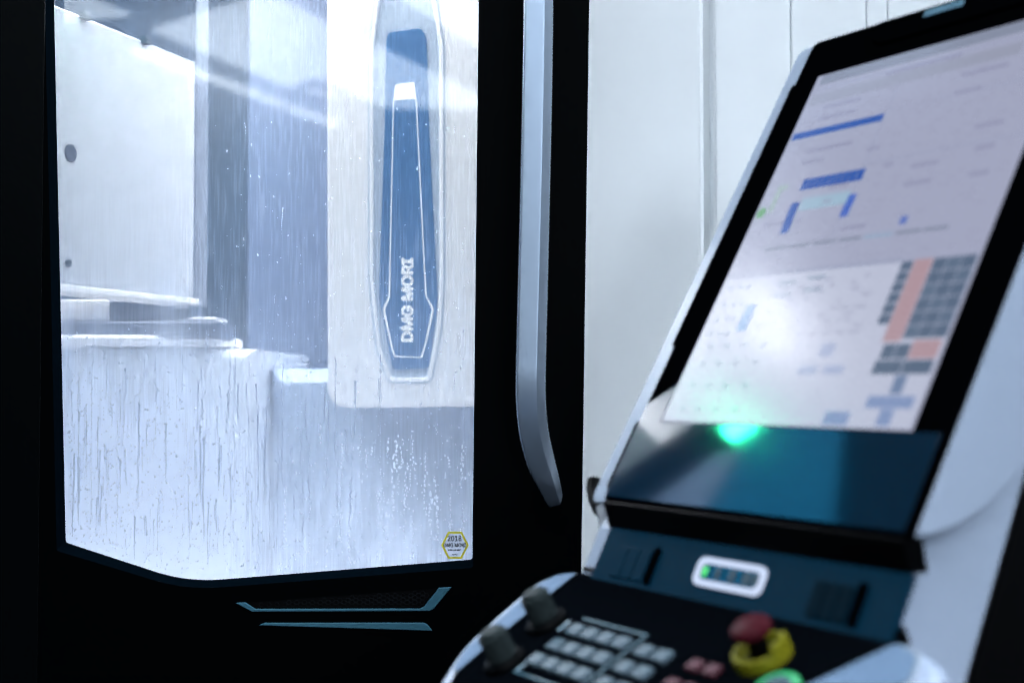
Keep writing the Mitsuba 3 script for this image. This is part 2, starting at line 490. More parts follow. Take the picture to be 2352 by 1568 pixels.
scatter(1300, 150, 560, 740, 1330, 1.6, 0.00085, grey, 1.0, 0.10, 0.075)
scatter(900, 200, 900, 790, 1330, 1.2, 0.00075, grey, 1.0, 0.09, 0.10)
scatter(90, 150, 820, 780, 1250, 1.4, 0.0014, grey, 0.8, 0.75, 0.13)
scatter(260, 500, 1080, 880, 1320, 1.0, 0.0008, grey, 1.5, 0.06, 0.06)
for _ in range(48):                                                # chains of pale drops left behind by runs
    u_ = rng.random() ** 0.75
    X0, Z0 = at(640 + 440 * u_, 960 + 250 * rng.random(), PANE_Y)[[0, 2]]
    w0, z_ = 0.0007 + 0.0007 * rng.random(), Z0
    for _ in range(int(3 + 11 * rng.random())):
        X_ = X0 + rng.normal() * 0.0010
        hh = w0 * (1.0 + 2.2 * rng.random() ** 2)
        z_ -= hh * (1.3 + 1.2 * rng.random())
        if pane_poly.contains(Point(X_, z_ - hh)):
            pale.append(blob(X_, z_, w0 * (0.6 + 0.7 * rng.random()), hh, rng.normal() * 0.15))
        z_ -= hh
scatter(260, 640, 1085, 960, 1300, 0.8, 0.0009, pale, 1.8, 0.0, 0.03)
scatter(260, 480, 1090, 200, 900, 1.0, 0.0006, pale, 2.5, 0.05, 0.03)
scatter(60, 760, 1060, 560, 930, 1.0, 0.0007, grey, 1.0)
add('coolant_drop', gather(grey), 'drop_film', PANE, smooth=True, kind='stuff', label='grey drops and runs of coolant on the lower left of the pane')
add('pale_drop', gather(pale), 'drop_pale', PANE, smooth=True, kind='stuff', label='pale drops of coolant on the lower right of the pane')

# ---- trim and grille under the window
trim1 = native([(75, 687), (183, 745), (1375, 740), (1402, 726), (1523, 580), (1437, 586), (1337, 712), (1310, 725), (205, 727), (138, 683)], 900, 2000, 1.68)
trim2 = native([(232, 836), (265, 821), (1332, 820), (1358, 829), (1393, 873), (800, 854), (430, 843)], 900, 2000, 1.68)
grille = native([(138, 683), (205, 727), (1310, 725), (1337, 712), (1437, 586)], 900, 2000, 1.68)
add('trim_strip', WX.slab(xz(trim1, FRONT), 0.0, 0.003, 0.0008), 'blue_metal', M, label='blue grey angled trim strip round the grille')
add('trim_strip', WX.slab(xz(trim2, FRONT), 0.0, 0.003, 0.0008), 'blue_metal', M, label='lower blue grey tapering trim strip')
gp = Polygon(inset(ccw(xz(grille, FRONT)), 0.0008))
GR = add('grille', WX.slab(np.array(gp.exterior.coords)[:-1], 0.0, 0.0006), 'black_trim', M)
hexes = []
hx = 0.0058
for i in range(140):
    for j in range(24):
        cx, cz = -0.40 + i * hx * 1.5 * 0.577 * 2 / 2 * 1.0, 1.13 + j * hx + (i % 2) * hx / 2
        if gp.buffer(-hx * 0.55).contains(Point(cx, cz)):
            o_ = circle(hx * 0.56, 6) + [cx, cz]
            i_ = circle(hx * 0.42, 6) + [cx, cz]
            hexes.append(WX.ringplate(o_, i_, 0.0006, 0.0018))
mat('grille_black', (0.003, 0.004, 0.0055), 0.5, 0.1)
add('mesh_cell', trimesh.util.concatenate(hexes), 'grille_black', GR, kind='stuff')

# ---- status lamp on the upper left of the door frame, above the picture
add('status_lamp', WX.slab(fillet(rect(-0.650, 2.055, -0.622, 2.125), 0.01, 4), 0.0, 0.018, 0.006), 'lamp_body', M, emitter=lamp((1.5, 52.0, 22.0), 0.6), label='green status lamp on the door frame')
add('side_post', WX.slab(rect(-1.24, 0.05, -0.604, 2.04), 0.0, 0.002, 0.0005), 'black_sheen', M, label='black textured post left of the window')
add('added_reflect_plate', WX.slab([(-0.668, 1.55), (-0.668, 2.02), (-0.70, 2.10), (-0.81, 1.97), (-0.81, 1.55)], 0.002, 0.006, 0.001), 'reflect_pale', M, label='pale blue plate added beside the left post to reflect in the glass')  # unseen plate, added for its pale reflection in the lower glass
add('added_reflect_plate', WX.slab([(-0.818, 1.55), (-0.818, 1.965), (-0.70, 2.12), (-0.70, 2.40), (-1.24, 2.40), (-1.24, 1.55)], 0.002, 0.006, 0.001), 'reflect_blue', M, label='blue plate added at the far left to reflect in the glass')  # unseen plate, added for its blue reflection in the lower glass

# ---- handle: an aluminium bar that bends back into the door at its lower end
cl = [(1237, -850, 1.59), (1237, -400, 1.59), (1237, 0, 1.59), (1229, 450, 1.59), (1220, 820, 1.59), (1219, 890, 1.591), (1220, 930, 1.596), (1224, 975, 1.607), (1232, 1020, 1.625), (1243, 1060, 1.648), (1256, 1095, 1.674), (1267, 1125, 1.698), (1273, 1142, 1.712), (1276, 1150, 1.724)]
from scipy.interpolate import CubicSpline
ctl = np.array([at(a, c, d) for a, c, d in cl])
tt = np.concatenate([[0], np.cumsum(np.linalg.norm(np.diff(ctl, axis=0), axis=1))])
cs = CubicSpline(tt, ctl)
path = cs(np.concatenate([np.linspace(0, tt[4], 12)[:-1], np.linspace(tt[4], tt[-1], 40)]))
prof = fillet([(-0.0175, 0.0095), (0.0068, 0.0120), (0.0175, -0.0020), (0.0175, -0.012), (-0.0175, -0.012)], [0.003, 0.0012, 0.002, 0.002, 0.002], 4)
hm = tube(path, prof[:, [0, 1]] * [-1, 1], np.array([0, -1.0, 0.0]))
k_ = len(prof)                                                     # the bar gets slimmer where it runs into the door
hv = np.array(hm.vertices)
for i_ in range(len(path)):
    f_ = 1 - 0.45 * max(0.0, (i_ - len(path) * 0.62) / (len(path) * 0.38)) ** 1.5
    hv[i_ * k_:(i_ + 1) * k_] = path[i_] + (hv[i_ * k_:(i_ + 1) * k_] - path[i_]) * f_
hm = trimesh.Trimesh(hv, hm.faces, process=False)
trimesh.repair.fix_normals(hm)
add('handle', hm, 'handle_metal', M, smooth=25, label='long aluminium bar handle on the right of the door')

# ---- chamber behind the pane
CH = dict(x0=-1.05, x1=-0.008, y0=1.79, y1=3.05, z0=0.62, z1=2.42)
add('chamber_wall', box(CH['x0'] - .02, CH['x0'], CH['y0'], CH['y1'], CH['z0'], CH['z1']), 'inner_white', M)
add('chamber_wall', box(CH['x1'], CH['x1'] + .02, CH['y0'], CH['y1'], CH['z0'], CH['z1']), 'inner_white', M)
BACK = add('chamber_wall', box(CH['x0'], CH['x1'], CH['y1'], CH['y1'] + .02, CH['z0'], CH['z1']), 'steel_blue', M, label='dark steel back wall of the work chamber')
add('chamber_ceiling', box(CH['x0'], CH['x1'], CH['y0'], CH['y1'], CH['z1'], CH['z1'] + .02), 'inner_grey', M)
add('chamber_floor', box(CH['x0'], CH['x1'], CH['y0'], CH['y1'], CH['z0'] - .02, CH['z0']), 'inner_grey', M)
# work lamps
for xa, xb, ya, yb in ((-0.95, -0.50, 2.32, 2.62), (-0.80, -0.64, 1.83, 1.92)):
    f = Frame([0, 0, 2.40], [1, 0, 0], [0, -1, 0], [0, 0, -1])
    add('work_lamp', f.slab(rect(xa, -yb, xb, -ya), -0.02, 0.0), 'lamp_body', M, emitter=lamp(np.array(WORK_L) * (1.6 if ya > 2 else 0.9), 4.0))
f = Frame([0, 1.80, 2.34], [1, 0, 0], [0, 0.43, 0.903], [0, 0.903, -0.43])     # lamp bar over the window, turned to the spindle
LB = add('lamp_bar', f.slab(rect(-0.70, -0.045, -0.16, 0.045), -0.03, -0.002), 'lamp_body', M)
lv_ = f.ring(np.array(rect(-0.69, -0.04, -0.17, 0.04)), 0.0)
lm = trimesh.Trimesh(lv_, [[0, 1, 2], [0, 2, 3]], process=False)
if (lm.face_normals[0] @ f.z) < 0:
    lm.invert()
add('lit_face', lm, 'lamp_body', LB, emitter=lamp(np.array(WORK_L) * 1.0, 5.0))

f = Frame([0, 1.815, 1.05], [1, 0, 0], [0, -0.87, 0.5], [0, 0.5, 0.87])          # unseen lamp bar added under the window to lift spindle and film
LB = add('lamp_bar', f.slab(rect(-0.70, -0.035, -0.10, 0.035), -0.03, -0.002), 'lamp_body', M)
lm = trimesh.Trimesh(f.ring(np.array(rect(-0.69, -0.03, -0.11, 0.03)), 0.0), [[0, 1, 2], [0, 2, 3]], process=False)
if (lm.face_normals[0] @ f.z) < 0:
    lm.invert()
add('lit_face', lm, 'lamp_body', LB, emitter=lamp(np.array(WORK_L) * 0.48, 4.0))

# white side cover on the left, its lower edge rising towards the camera
p0, p1 = at(124, 650, 1.90), at(446, 685, 2.235)
q0, q1 = at(124, 14, 1.90), at(446, 150, 2.235)
dirv = (p1 - p0) * [1, 1, 0]
dirv /= np.linalg.norm(dirv)
p0b, q0b = p0 - dirv * 0.12, q0 - dirv * 0.12
nrm = np.array([dirv[1], -dirv[0], 0])
CV = Frame(p0, dirv, [0, 0, 1], nrm)
wid = np.linalg.norm((p1 - p0)[:2])
cover = CV.slab([(-0.15, 0), (wid, 0), (wid, q0[2] - p0[2]), (-0.15, q0[2] - p0[2])], -0.06, 0, 0.004, 3)
COV = add('side_cover', cover, 'inner_panel', M, label='pale grey cover plate inside at the left')
add('lower_lip', CV.slab([(-0.15, -0.012), (wid - 0.004, -0.012), (wid - 0.004, -0.001), (-0.15, -0.001)], -0.05, 0.014, 0.003), 'inner_white', COV)
c_ = CV.read(162, 352)
add('hole', turned(CV, c_[0], c_[1], [(0.013, 0.0005), (0.013, 0.0012), (0.010, 0.0014)]), 'steel_light', COV)
c_ = CV.read(155, 604)
add('bolt', turned(CV, c_[0], c_[1], [(0.005, 0.0), (0.005, 0.004), (0.003, 0.005)], 16), 'steel_dark', COV)
for q in ((190, 37), (330, 94)):
    c_ = CV.read(*q)
    add('clip', CV.slab(rect(c_[0] - .008, c_[1] - .006, c_[0] + .008, c_[1] + .006), 0, 0.01, 0.002), 'steel_dark', COV)
# the edge post right of the cover, and darker way covers behind
e0, e1 = at(446, 690, 2.28), at(474, 690, 2.28)
add('edge_post', box(e0[0], e1[0], 2.28, 2.283, at(0, 705, 2.28)[2], CH['z1']), 'post_grey', M)
e0, e1 = at(576, 0, 2.95), at(800, 0, 2.95)
add('way_cover', rbox(e0[0], e1[0], 2.93, 3.04, 0.9, 2.40), 'steel_light', M, label='grey blue telescopic cover behind the spindle head')
# spindle head with its name plate
SY = 2.03
SP = Frame([0, SY, 0], [1, 0, 0], [0, 0, 1], [0, -1, 0])
sp_out = fillet(xz([(750, -700), (752, 936), (1150, 933), (1150, -700)], SY), [0, 0.034, 0.02, 0], 8)
HEAD = add('spindle_head', SP.slab(sp_out, -0.35, 0, 0.006, 4), 'inner_white', M, smooth=30, label='white spindle head hanging in the work chamber')
ridge_o = fillet(xz([(872, -60), (849, 112), (849, 640), (866, 800), (893, 876), (989, 876), (1012, 760), (1019, 640), (1018, 105), (992, -60)], SY), 0.010, 5)
rc = ccw(ridge_o)
ridge_i = inset(rc, 0.0105)
rr = [SP.ring(rc, 0.0), SP.ring(inset(rc, 0.0008), 0.007), SP.ring(inset(rc, 0.0030), 0.0090), SP.ring(inset(rc, 0.0055), 0.0080), SP.ring(inset(rc, 0.0066), 0.0012)]
add('rim_shade_line', SP.ringplate(inset(rc, -0.0030), inset(rc, 0.0001), 0.0, 0.0006), 'rim_shade_grey', HEAD)  # thin grey ring painted as the shadow along the rim
rm = loft(rr, False, False)
add('raised_rim', rm, 'inner_line', HEAD, smooth=40)
field = SP.slab(inset(rc, 0.0046), 0.0, 0.0014)
add('rim_shade_field', field, 'rim_shade_grey', HEAD)  # shade of the recess put into the grey of this field
plate = fillet(xz([(888, 90), (893, 76), (968, 66), (980, 88), (986, 300), (1003, 640), (1006, 690), (985, 846), (903, 849), (872, 690), (872, 640), (884, 300)], SY), 0.007, 5)
PL = add('name_plate', SP.slab(plate, 0.0014, 0.0040, 0.0008), 'logo_blue', HEAD, label='long blue name plate with white lettering')
lo = [(908, 196), (952, 190), (958, 236), (976, 600), (981, 680), (997, 708), (997, 716), (980, 790), (971, 822), (906, 820), (899, 800), (880, 716), (880, 708), (893, 680), (895, 600), (903, 242)]
li = [(907, 232), (954, 229), (955.5, 240), (973, 602), (977, 680), (991, 707), (991, 716), (976, 788), (967, 819), (909, 817), (903, 798), (886, 716), (886, 709), (897, 682), (898, 602), (905.5, 242)]
add('outline', SP.ringplate(ccw(fillet(xz(lo, SY), 0.002, 3)), ccw(fillet(xz(li, SY), 0.002, 3)), 0.004, 0.0046), 'inner_line', HEAD)


def lettering(text, fr, a0, b0, width, height, c, depth=0.0006, bold=True, upright=False, fat=0.0):
    """Text fitted to width x height in frame fr with its lower left corner at (a0, b0); upright: reads bottom to top."""
    m = meshkit.text_mesh(text, 0.02, 0.01, bold)
    v = np.array(m.vertices)
    v -= v.min(0)
    v *= [width / v[:, 0].max(), height / v[:, 1].max(), depth / v[:, 2].max()]
    if upright:
        v = np.stack([-v[:, 1] + height, v[:, 0], v[:, 2]], 1)
    if fat:
        copies = []
        for k_, (dx_, dy_) in enumerate(((0, 0), (fat, 0), (-fat, 0), (0, fat), (0, -fat))):
            copies.append(trimesh.Trimesh(v + [dx_, dy_, -k_ * depth * 0.08], m.faces, process=False))
        m = trimesh.util.concatenate(copies)
        return fr.place(m, a0, b0, c)
    return fr.place(trimesh.Trimesh(v, m.faces, process=False), a0, b0, c)


t0, t1 = at(923, 784, SY), at(949, 594, SY)
add('lettering', lettering('DMG MORI', SP, t0[0], t0[2], t1[2] - t0[2], t1[0] - t0[0], 0.004, upright=True, fat=0.0011), 'inner_line', HEAD)

# table, fixture and housing in the lower chamber
add('table_housing', rbox(at(120, 0, 2.2)[0], at(600, 0, 2.35)[0], 2.30, 2.95, 0.62, at(0, 800, 2.3)[2], 0.03), 'inner_pale', M, smooth=30, label='pale table housing low in the work chamber')
add('table_housing', rbox(at(602, 0, 2.35)[0], at(1140, 0, 2.4)[0], 2.42, 2.95, 0.62, at(0, 846, 2.42)[2], 0.05), 'steel_pale', M, smooth=30, label='blue grey slide housing low behind the window')
tb = Frame([at(290, 0, 2.4)[0], 2.45, at(0, 786, 2.4)[2]], [1, 0, 0], [0, 1, 0], [0, 0, 1])
TAB = add('work_table', turned(tb, 0, 0, [(0.20, -0.01), (0.20, 0.003), (0.195, 0.008), (0.10, 0.008)]), 'inner_line', M, smooth=30)
zz0 = at(0, 776, 2.3)[2]
add('fixture', rbox(at(140, 0, 2.28)[0], at(505, 0, 2.28)[0], 2.28, 2.42, zz0, at(0, 738, 2.28)[2], 0.004), 'steel_light', M, label='dark clamping fixture on the work table')
FX = M + '__fixture'
for a, c, y0_, y1_, mt in ((260, 380, 690, 736, 'steel_light'), (140, 258, 688, 736, 'inner_white'), (400, 440, 705, 736, 'steel_dark'), (415, 500, 728, 737, 'inner_white')):
    add('block', rbox(at(a, 0, 2.3)[0], at(c, 0, 2.3)[0], 2.30, 2.40, at(0, y1_, 2.3)[2], at(0, y0_, 2.3)[2], 0.003), mt, FX)

# sticker on the pane
S = thing('round_sticker', 'small six sided sticker with yellow border reading 2018 in the window corner', 'sticker')
SF = Frame([0, PANE_Y - 0.0008, 0], [1, 0, 0], [0, 0, 1], [0, -1, 0])
cen = at(1045, 1251, PANE_Y)
R = 31.5 / FOC * PANE_Y
hexa = [(R * math.cos(math.radians(60 * k)), R * 1.13 * math.sin(math.radians(60 * k))) for k in range(6)]
hexa = np.array(hexa) + cen[[0, 2]]
add('film', SF.slab(inset(hexa, 0.0001), 0, 0.0002), 'sticker_film', S)
add('border', SF.ringplate(hexa, inset(hexa, 0.0025), 0.0002, 0.0004), 'sticker_yellow', S)
for txt, px0, px1, py0, py1, bo in (('2018', 1028, 1060, 1242, 1229, True), ('DMG MORI', 1019, 1070, 1255.5, 1246.5, True), ('SAFETY GLASS', 1029, 1059, 1264, 1260, False), ('OK BY', 1039, 1051, 1274.5, 1270.5, False)):
    pass
for txt, px0, px1, py0, py1, bo in (('2018', 1028, 1060, 1242, 1229, True), ('DMG MORI', 1019, 1070, 1255.5, 1246.5, True)):
    a, b2 = at(px0, py0, PANE_Y), at(px1, py1, PANE_Y)
    add('lettering', lettering(txt, SF, a[0], a[2], b2[0] - a[0], b2[2] - a[2], 0.0002, 0.0002, bo, fat=0.00015), 'print_black', S)
for row, py0, py1, segs in ((0, 1263.5, 1260.5, ((1029, 1033), (1034, 1038), (1039, 1042), (1043.5, 1049), (1050, 1058))), (1, 1274.5, 1271, ((1039, 1042), (1044, 1047), (1048, 1051)))):
    ms = []
    for s0, s1 in segs:
        a, b2 = at(s0, py0, PANE_Y), at(s1, py1, PANE_Y)
        ms.append(SF.slab(rect(a[0], a[2], b2[0], b2[2]), 0.0002, 0.0004))
    add('fine_print', trimesh.util.concatenate(ms), 'print_black', S, kind='stuff')

# ---- white housing to the right of the door
H = thing('machine_housing', 'white textured sheet metal housing beside the black door', 'machine housing')
X = lambda px, Y: (px - 1176) / FOC * Y
add('panel', rbox(0.06, X(1621, 2.02), 2.02, 2.10, 0.0, 2.8, 0.012), 'white_coat', H, smooth=30, label='wide white panel next to the door frame')
add('panel', rbox(X(1643, 2.04), X(1822, 2.04), 2.04, 2.12, 0.0, 2.8, 0.007), 'white_coat', H, smooth=30, label='narrow white panel behind the screen')
add('gap', box(X(1600, 2.07), X(1660, 2.07), 2.085, 2.095, 0.0, 2.8), 'white_coat', H)
add('seal', box(X(1639, 2.06), X(1645, 2.06), 2.060, 2.084, 0.0, 2.8), 'gap_dark', H)
W2 = thing('rear_cabinet', 'glossy white cabinet behind the top of the screen', 'cabinet')
for a, c in ((1823, 1996.6), (1998, 2045.4), (2046.8, 2700)):
    add('panel', rbox(X(a, 2.065), X(c, 2.065), 2.065, 2.12, at(0, 1060, 2.065)[2], 2.8, 0.003), 'white_coat_gloss', W2)
add('base', box(X(1826, 2.065), X(2700, 2.065), 2.063, 2.13, 0.0, at(0, 1058, 2.065)[2]), 'black_trim', W2)

# ================================================================== control panel
CP = thing('control_panel', 'white swivelling control panel with tilted touch screen and key deck', 'control panel')
r = np.array([.519, -.8548, 0.0])
r /= np.linalg.norm(r)
b = np.array([-r[1], r[0], 0.0])
zv = np.array([0, 0, 1.0])
ta = math.radians(30.3)
u = b * math.sin(ta) + zv * math.cos(ta)
n = -b * math.cos(ta) + zv * math.sin(ta)
O = EYE + ray(1520, 968) * 1.243
MON = Frame(O, r, u, n)                     # display plane: origin its lower left corner
S0, S1, T0, T1 = -0.0355, 0.332, -0.083, 0.454
# shell: from the bezel edge it flares out and back
def rr_ring(s0, s1, t0, t1, rad_, c):
    return MON.ring(ccw(fillet(rect(s0, t0, s1, t1), rad_, 8)), c)
g = 0.022
rings = [rr_ring(S0 + .004, S1 - .004, T0 + .004, T1 - .004, 0.012, -0.0065), rr_ring(S0 - .030, S1 - .0005, T0 - .001, T1 + .004, 0.012, -0.0085),
         rr_ring(S0 - .036, S1 + .001, T0 + .009, T1 + .006, [0.02, 0.006, 0.02, 0.02], -0.020), rr_ring(S0 - .034, S1 + .0015, T0 + .026, T1 + .006, [0.03, 0.006, 0.03, 0.03], -0.040),
         rr_ring(S0 - .026, S1 + .0015, T0 + .050, T1 + .002, [0.04, 0.008, 0.04, 0.04], -0.060), rr_ring(S0 - .015, S1 + .0015, T0 + .075, T1 - .01, [0.05, 0.008, 0.05, 0.05], -0.074), rr_ring(S0 + .0, S1 + .001, T0 + .105, T1 - .02, [0.05, 0.01, 0.05, 0.05], -0.086), rr_ring(S0 + .0, S1 - .001, T0 + .145, T1 - .03, [0.05, 0.01, 0.05, 0.05], -0.096), rr_ring(S0 + .03, S1 - .012, T0 + .21, T1 - .05, [0.05, 0.01, 0.05, 0.05], -0.104)]
SH = add('monitor_shell', loft(rings), 'panel_white', CP, smooth=40, label='white rounded shell of the screen')
bez = ccw(fillet(rect(S0, T0, S1, T1), [0.004, 0.004, 0.010, 0.010], 5))
BZ = add('bezel', loft([MON.ring(inset(bez, 0.003), -0.012), MON.ring(bez, -0.006), MON.ring(bez, -0.0015), MON.ring(inset(bez, 0.0015), 0.0)]), 'bezel_black', CP, smooth=30, label='black bezel round the touch screen')
add('lower_glass', MON.slab([(S0 + .002, T0 + .003), (S1 - .004, T0 + .003), (S1 - .004, -0.001), (-0.0012, -0.001), (-0.0012, 0.040), (S0 + .002, 0.018)], 0.0, 0.0008, 0.0003), 'glass_reflect_tint', CP, label='glossy black glass strip under the display with a blue reflection tint')
# upper lip with latch groove and slot
tl = lambda px, py: MON.read(px, py)
lipz = 0.004
add('upper_lip', MON.slab([(0.06, T1 - 0.026), (0.075, T1 - 0.034), (S1 - 0.01, T1 - 0.034), (S1 - 0.01, T1 - 0.004), (0.06, T1 - 0.004)], 0.0, lipz, 0.0015), 'bezel_black', CP)
sl0, sl1 = tl(2130, 40), tl(2222, 8)
mat('slot_blue', (0.10, 0.22, 0.30), 0.4, 0.5)
add('slot', MON.slab(rect(sl0[0], sl0[1] - .004, sl1[0], sl0[1] + .004), lipz, lipz + 0.001, 0.0003), 'slot_blue', CP)
# black grip strips at the left edge
for a0, a1 in ((0.085, 0.40), (-0.070, 0.000)):
    add('edge_strip', MON.slab(rect(S0 - 0.0055, a0, S0 - 0.0005, a1), -0.012, -0.001, 0.001), 'bezel_black', CP)

# display: a lit panel and the lit blocks of its page
SCR = {'type': 'principled', 'base_color': rgb(0.012, 0.013, 0.016), 'roughness': 0.20, 'eta': 1.75}
scene['display_glass'] = SCR


def lit(name, polys, rgb_, c0, c1, parent, weight=0.02, **kw):
    ms = [MON.slab(p, c0, c1) for p in polys]
    return add(name, trimesh.util.concatenate(ms), 'display_glass', parent, emitter=lamp(rgb_, weight), **kw)


DISP = lit('display', [rect(0, 0, 0.30, 0.40)], (0.340, 0.360, 0.490), 0.0, 0.0010, CP, 0.4, label='lit display with blue bars and a grey key grid')


def sc(px, py):
    return MON.read(px, py)


def ui(name, px0, py0, px1, py1, colour, half=None, c=0.0013):
    """One block of the page between two measured opposite corners (lower left, upper right)."""
    a, c_ = sc(px0, py0), sc(px1, py1)
    s0, s1 = sorted((a[0], c_[0]))
    t0_, t1_ = sorted((a[1], c_[1]))
    if half:
        m_ = (t0_ + t1_) / 2
        t0_, t1_ = m_ - half, m_ + half
    s0, s1, t0_, t1_ = max(s0, 0.001), min(s1, 0.299), max(t0_, 0.001), min(t1_, 0.399)
    return lit(name, [rect(s0, t0_, s1, t1_)], colour, 0.0008, c, DISP)


DB, MB, PB, CY = (0.012, 0.075, 0.36), (0.05, 0.12, 0.48), (0.26, 0.30, 0.46), (0.30, 0.44, 0.56)
GY, PK, DK, GN = (0.20, 0.23, 0.32), (0.40, 0.27, 0.31), (0.085, 0.125, 0.20), (0.10, 0.32, 0.13)
ui('title_bar', 1890, 183, 2400, 40, (0.22, 0.25, 0.34), 0.010)
ui('menu_bar', 1862, 235, 2350, 110, (0.29, 0.31, 0.41), 0.007)
ui('blue_bar', 1822, 318, 2030, 271, DB, 0.0042)
b0, b1 = sc(1843, 427), sc(1985, 404)
for k in range(9):
    w_ = (b1[0] - b0[0]) / 9
    lit('tool_key', [rect(b0[0] + k * w_ + .0004, b0[1] - .0065, b0[0] + (k + 1) * w_ - .0004, b0[1] + .0065)], DB, 0.0008, 0.0013, DISP)
ui('cyan_bar', 1842, 470, 1950, 456, CY, 0.007)
for q in ((1824, 481), (1815, 503), (1807, 524)):
    v = sc(*q)
    lit('blue_key', [rect(v[0] - .0055, v[1] - .0068, v[0] + .0055, v[1] + .0068)], DB, 0.0008, 0.0013, DISP)
for q in ((1955, 462), (1944, 485)):
    v = sc(*q)
    lit('blue_key', [rect(v[0] - .0050, v[1] - .0068, v[0] + .0050, v[1] + .0068)], MB, 0.0008, 0.0013, DISP)
v = sc(1750, 491)
lit('green_light', [circle(0.0062, 20) + np.maximum(v, 0.008)], GN, 0.0008, 0.0013, DISP)
v = sc(1786, 455)
lit('green_icon', [rect(v[0] - .004, v[1] - .018, v[0] + .003, v[1] + .014), rect(v[0] + .0031, v[1] + .008, v[0] + .010, v[1] + .014)], (0.30, 0.40, 0.40), 0.0008, 0.0013, DISP)
v = sc(2077, 507)
lit('blue_light', [rect(v[0] - .004, v[1] - .004, v[0] + .004, v[1] + .004)], (0.10, 0.16, 0.46), 0.0008, 0.0013, DISP)
for x0_, x1_, y0_, y1_, c_ in ((1757, 1805, 575, 569, GY), (1812, 1862, 568, 562, GY), (1868, 1922, 561, 554, GY), (1930, 1980, 553, 547, GY), (1986, 2052, 546, 538, (0.26, 0.36, 0.50)), (2060, 2118, 537, 530, GY), (2124, 2180, 529, 523, GY)):
    ui('tab_line', x0_, y0_, x1_, y1_, c_, 0.0016)
lit('divider', [rect(0.0036, 0.1558, 0.2200, 0.1585)], (0.27, 0.30, 0.43), 0.0008, 0.0013, DISP)
lit('lower_page_glow', [rect(0.002, 0.001, 0.298, 0.1555)], (0.46, 0.49, 0.62), 0.0008, 0.0011, DISP)  # emits more than the upper page, standing in for a reflected glow
for k in range(2):
    lit('sky_key', [rect(0.0495, 0.0955 + .0143 * k, 0.0618, 0.1093 + .0143 * k)], (0.11, 0.24, 0.48), 0.0011, 0.0016, DISP)
# key grid at the lower right of the page, in display coordinates
for k in range(6):
    lit('grid_key', [rect(0.2220, 0.0952 + .0102 * k, 0.2340, 0.1040 + .0102 * k)], DK, 0.0011, 0.0016, DISP)
lit('pink_column', [rect(0.2352, 0.0780, 0.2540, 0.1560)], PK, 0.0011, 0.0016, DISP)
for i in range(3):
    for k in range(6):
        lit('grid_key', [rect(0.2552 + i * .0145, 0.0805 + .0126 * k, 0.2688 + i * .0145, 0.0922 + .0126 * k)], DK if (i + k) % 3 else (0.10, 0.145, 0.225), 0.0011, 0.0016, DISP)
lit('pink_key', [rect(0.2685, 0.0620, 0.2960, 0.0785)], PK, 0.0011, 0.0016, DISP)
for q in ((0.2393, 0.0622, 0.2525, 0.0757), (0.2537, 0.0622, 0.2672, 0.0757), (0.2372, 0.0484, 0.2660, 0.0605), (0.2672, 0.0484, 0.2960, 0.0605), (0.2642, 0.0308, 0.2760, 0.0470)):
    lit('grid_block', [rect(*q)], DK if q[1] > 0.04 else (0.14, 0.20, 0.34), 0.0011, 0.0016, DISP)
for q in ((0.2450, 0.0182, 0.2918, 0.0288), (0.2630, 0.0028, 0.2765, 0.0172), (0.2066, 0.0022, 0.2328, 0.0142)):
    lit('grid_block', [rect(*q)], (0.20, 0.27, 0.47), 0.0011, 0.0016, DISP)
for q in ((0.1540, 0.0490, 0.1750, 0.0572), (0.183, 0.049, 0.205, 0.057), (0.170, 0.066, 0.185, 0.0785)):
    lit('pale_block', [rect(*q)], (0.31, 0.36, 0.54), 0.0011, 0.0016, DISP)
lit('text_rows', [rect(x, y, x + w, y + .004) for x, y, w in [(0.10, 0.376, .09), (0.03, 0.352, .05), (0.03, 0.338, .05), (0.20, 0.350, .05), (0.20, 0.330, .03), (0.035, 0.298, .06), (0.035, 0.284, .03), (0.12, 0.285, .015), (0.15, 0.262, .012), (0.185, 0.255, .03), (0.185, 0.236, .03), (0.24, 0.286, .03), (0.25, 0.262, .02), (0.255, 0.235, .02), (0.09, 0.248, .025), (0.09, 0.232, .012), (0.02, 0.214, .03), (0.06, 0.214, .012), (0.13, 0.197, .03)]], (0.27, 0.28, 0.41), 0.0008, 0.0013, DISP, kind='stuff')
lit('text_rows', [rect(x, y, x + .006, y + .004) for x in (0.020, 0.042, 0.066, 0.092) for y in (0.012, 0.036, 0.060, 0.078)] + [rect(x, y, x + .005, y + .004) for x in (0.012, 0.026, 0.036) for y in (0.092, 0.108, 0.124, 0.143)] + [rect(x, y, x + .022, y + .004) for x, y in ((.08, .143), (.115, .146), (.08, .130), (.117, .133))], (0.28, 0.34, 0.45), 0.0011, 0.0015, DISP, kind='stuff')

rt = random.Random(3)
fine = []
for a0, a1, c0, c1 in ((0.012, 0.115, 0.300, 0.372), (0.130, 0.285, 0.205, 0.372), (0.010, 0.120, 0.165, 0.212), (0.135, 0.285, 0.165, 0.180), (0.070, 0.200, 0.088, 0.150)):
    y = c0
    while y < c1:
        x = a0 + 0.01 * rt.random()
        while x < a1:
            w_ = 0.003 + 0.010 * rt.random()
            if rt.random() < 0.42:
                fine.append(rect(x, y, min(x + w_, 0.298), y + 0.0022))
            x += w_ + 0.003 + 0.010 * rt.random() ** 2
        y += 0.0062
lit('fine_text', fine, (0.315, 0.33, 0.455), 0.0009, 0.00125, DISP, kind='stuff')
lit('grid_line', [rect(0.124, 0.190, 0.1248, 0.385), rect(0.003, 0.380, 0.297, 0.3808), rect(0.126, 0.330, 0.297, 0.3306), rect(0.126, 0.270, 0.297, 0.2706), rect(0.003, 0.228, 0.120, 0.2286)], (0.27, 0.30, 0.44), 0.0009, 0.00125, DISP, kind='stuff')

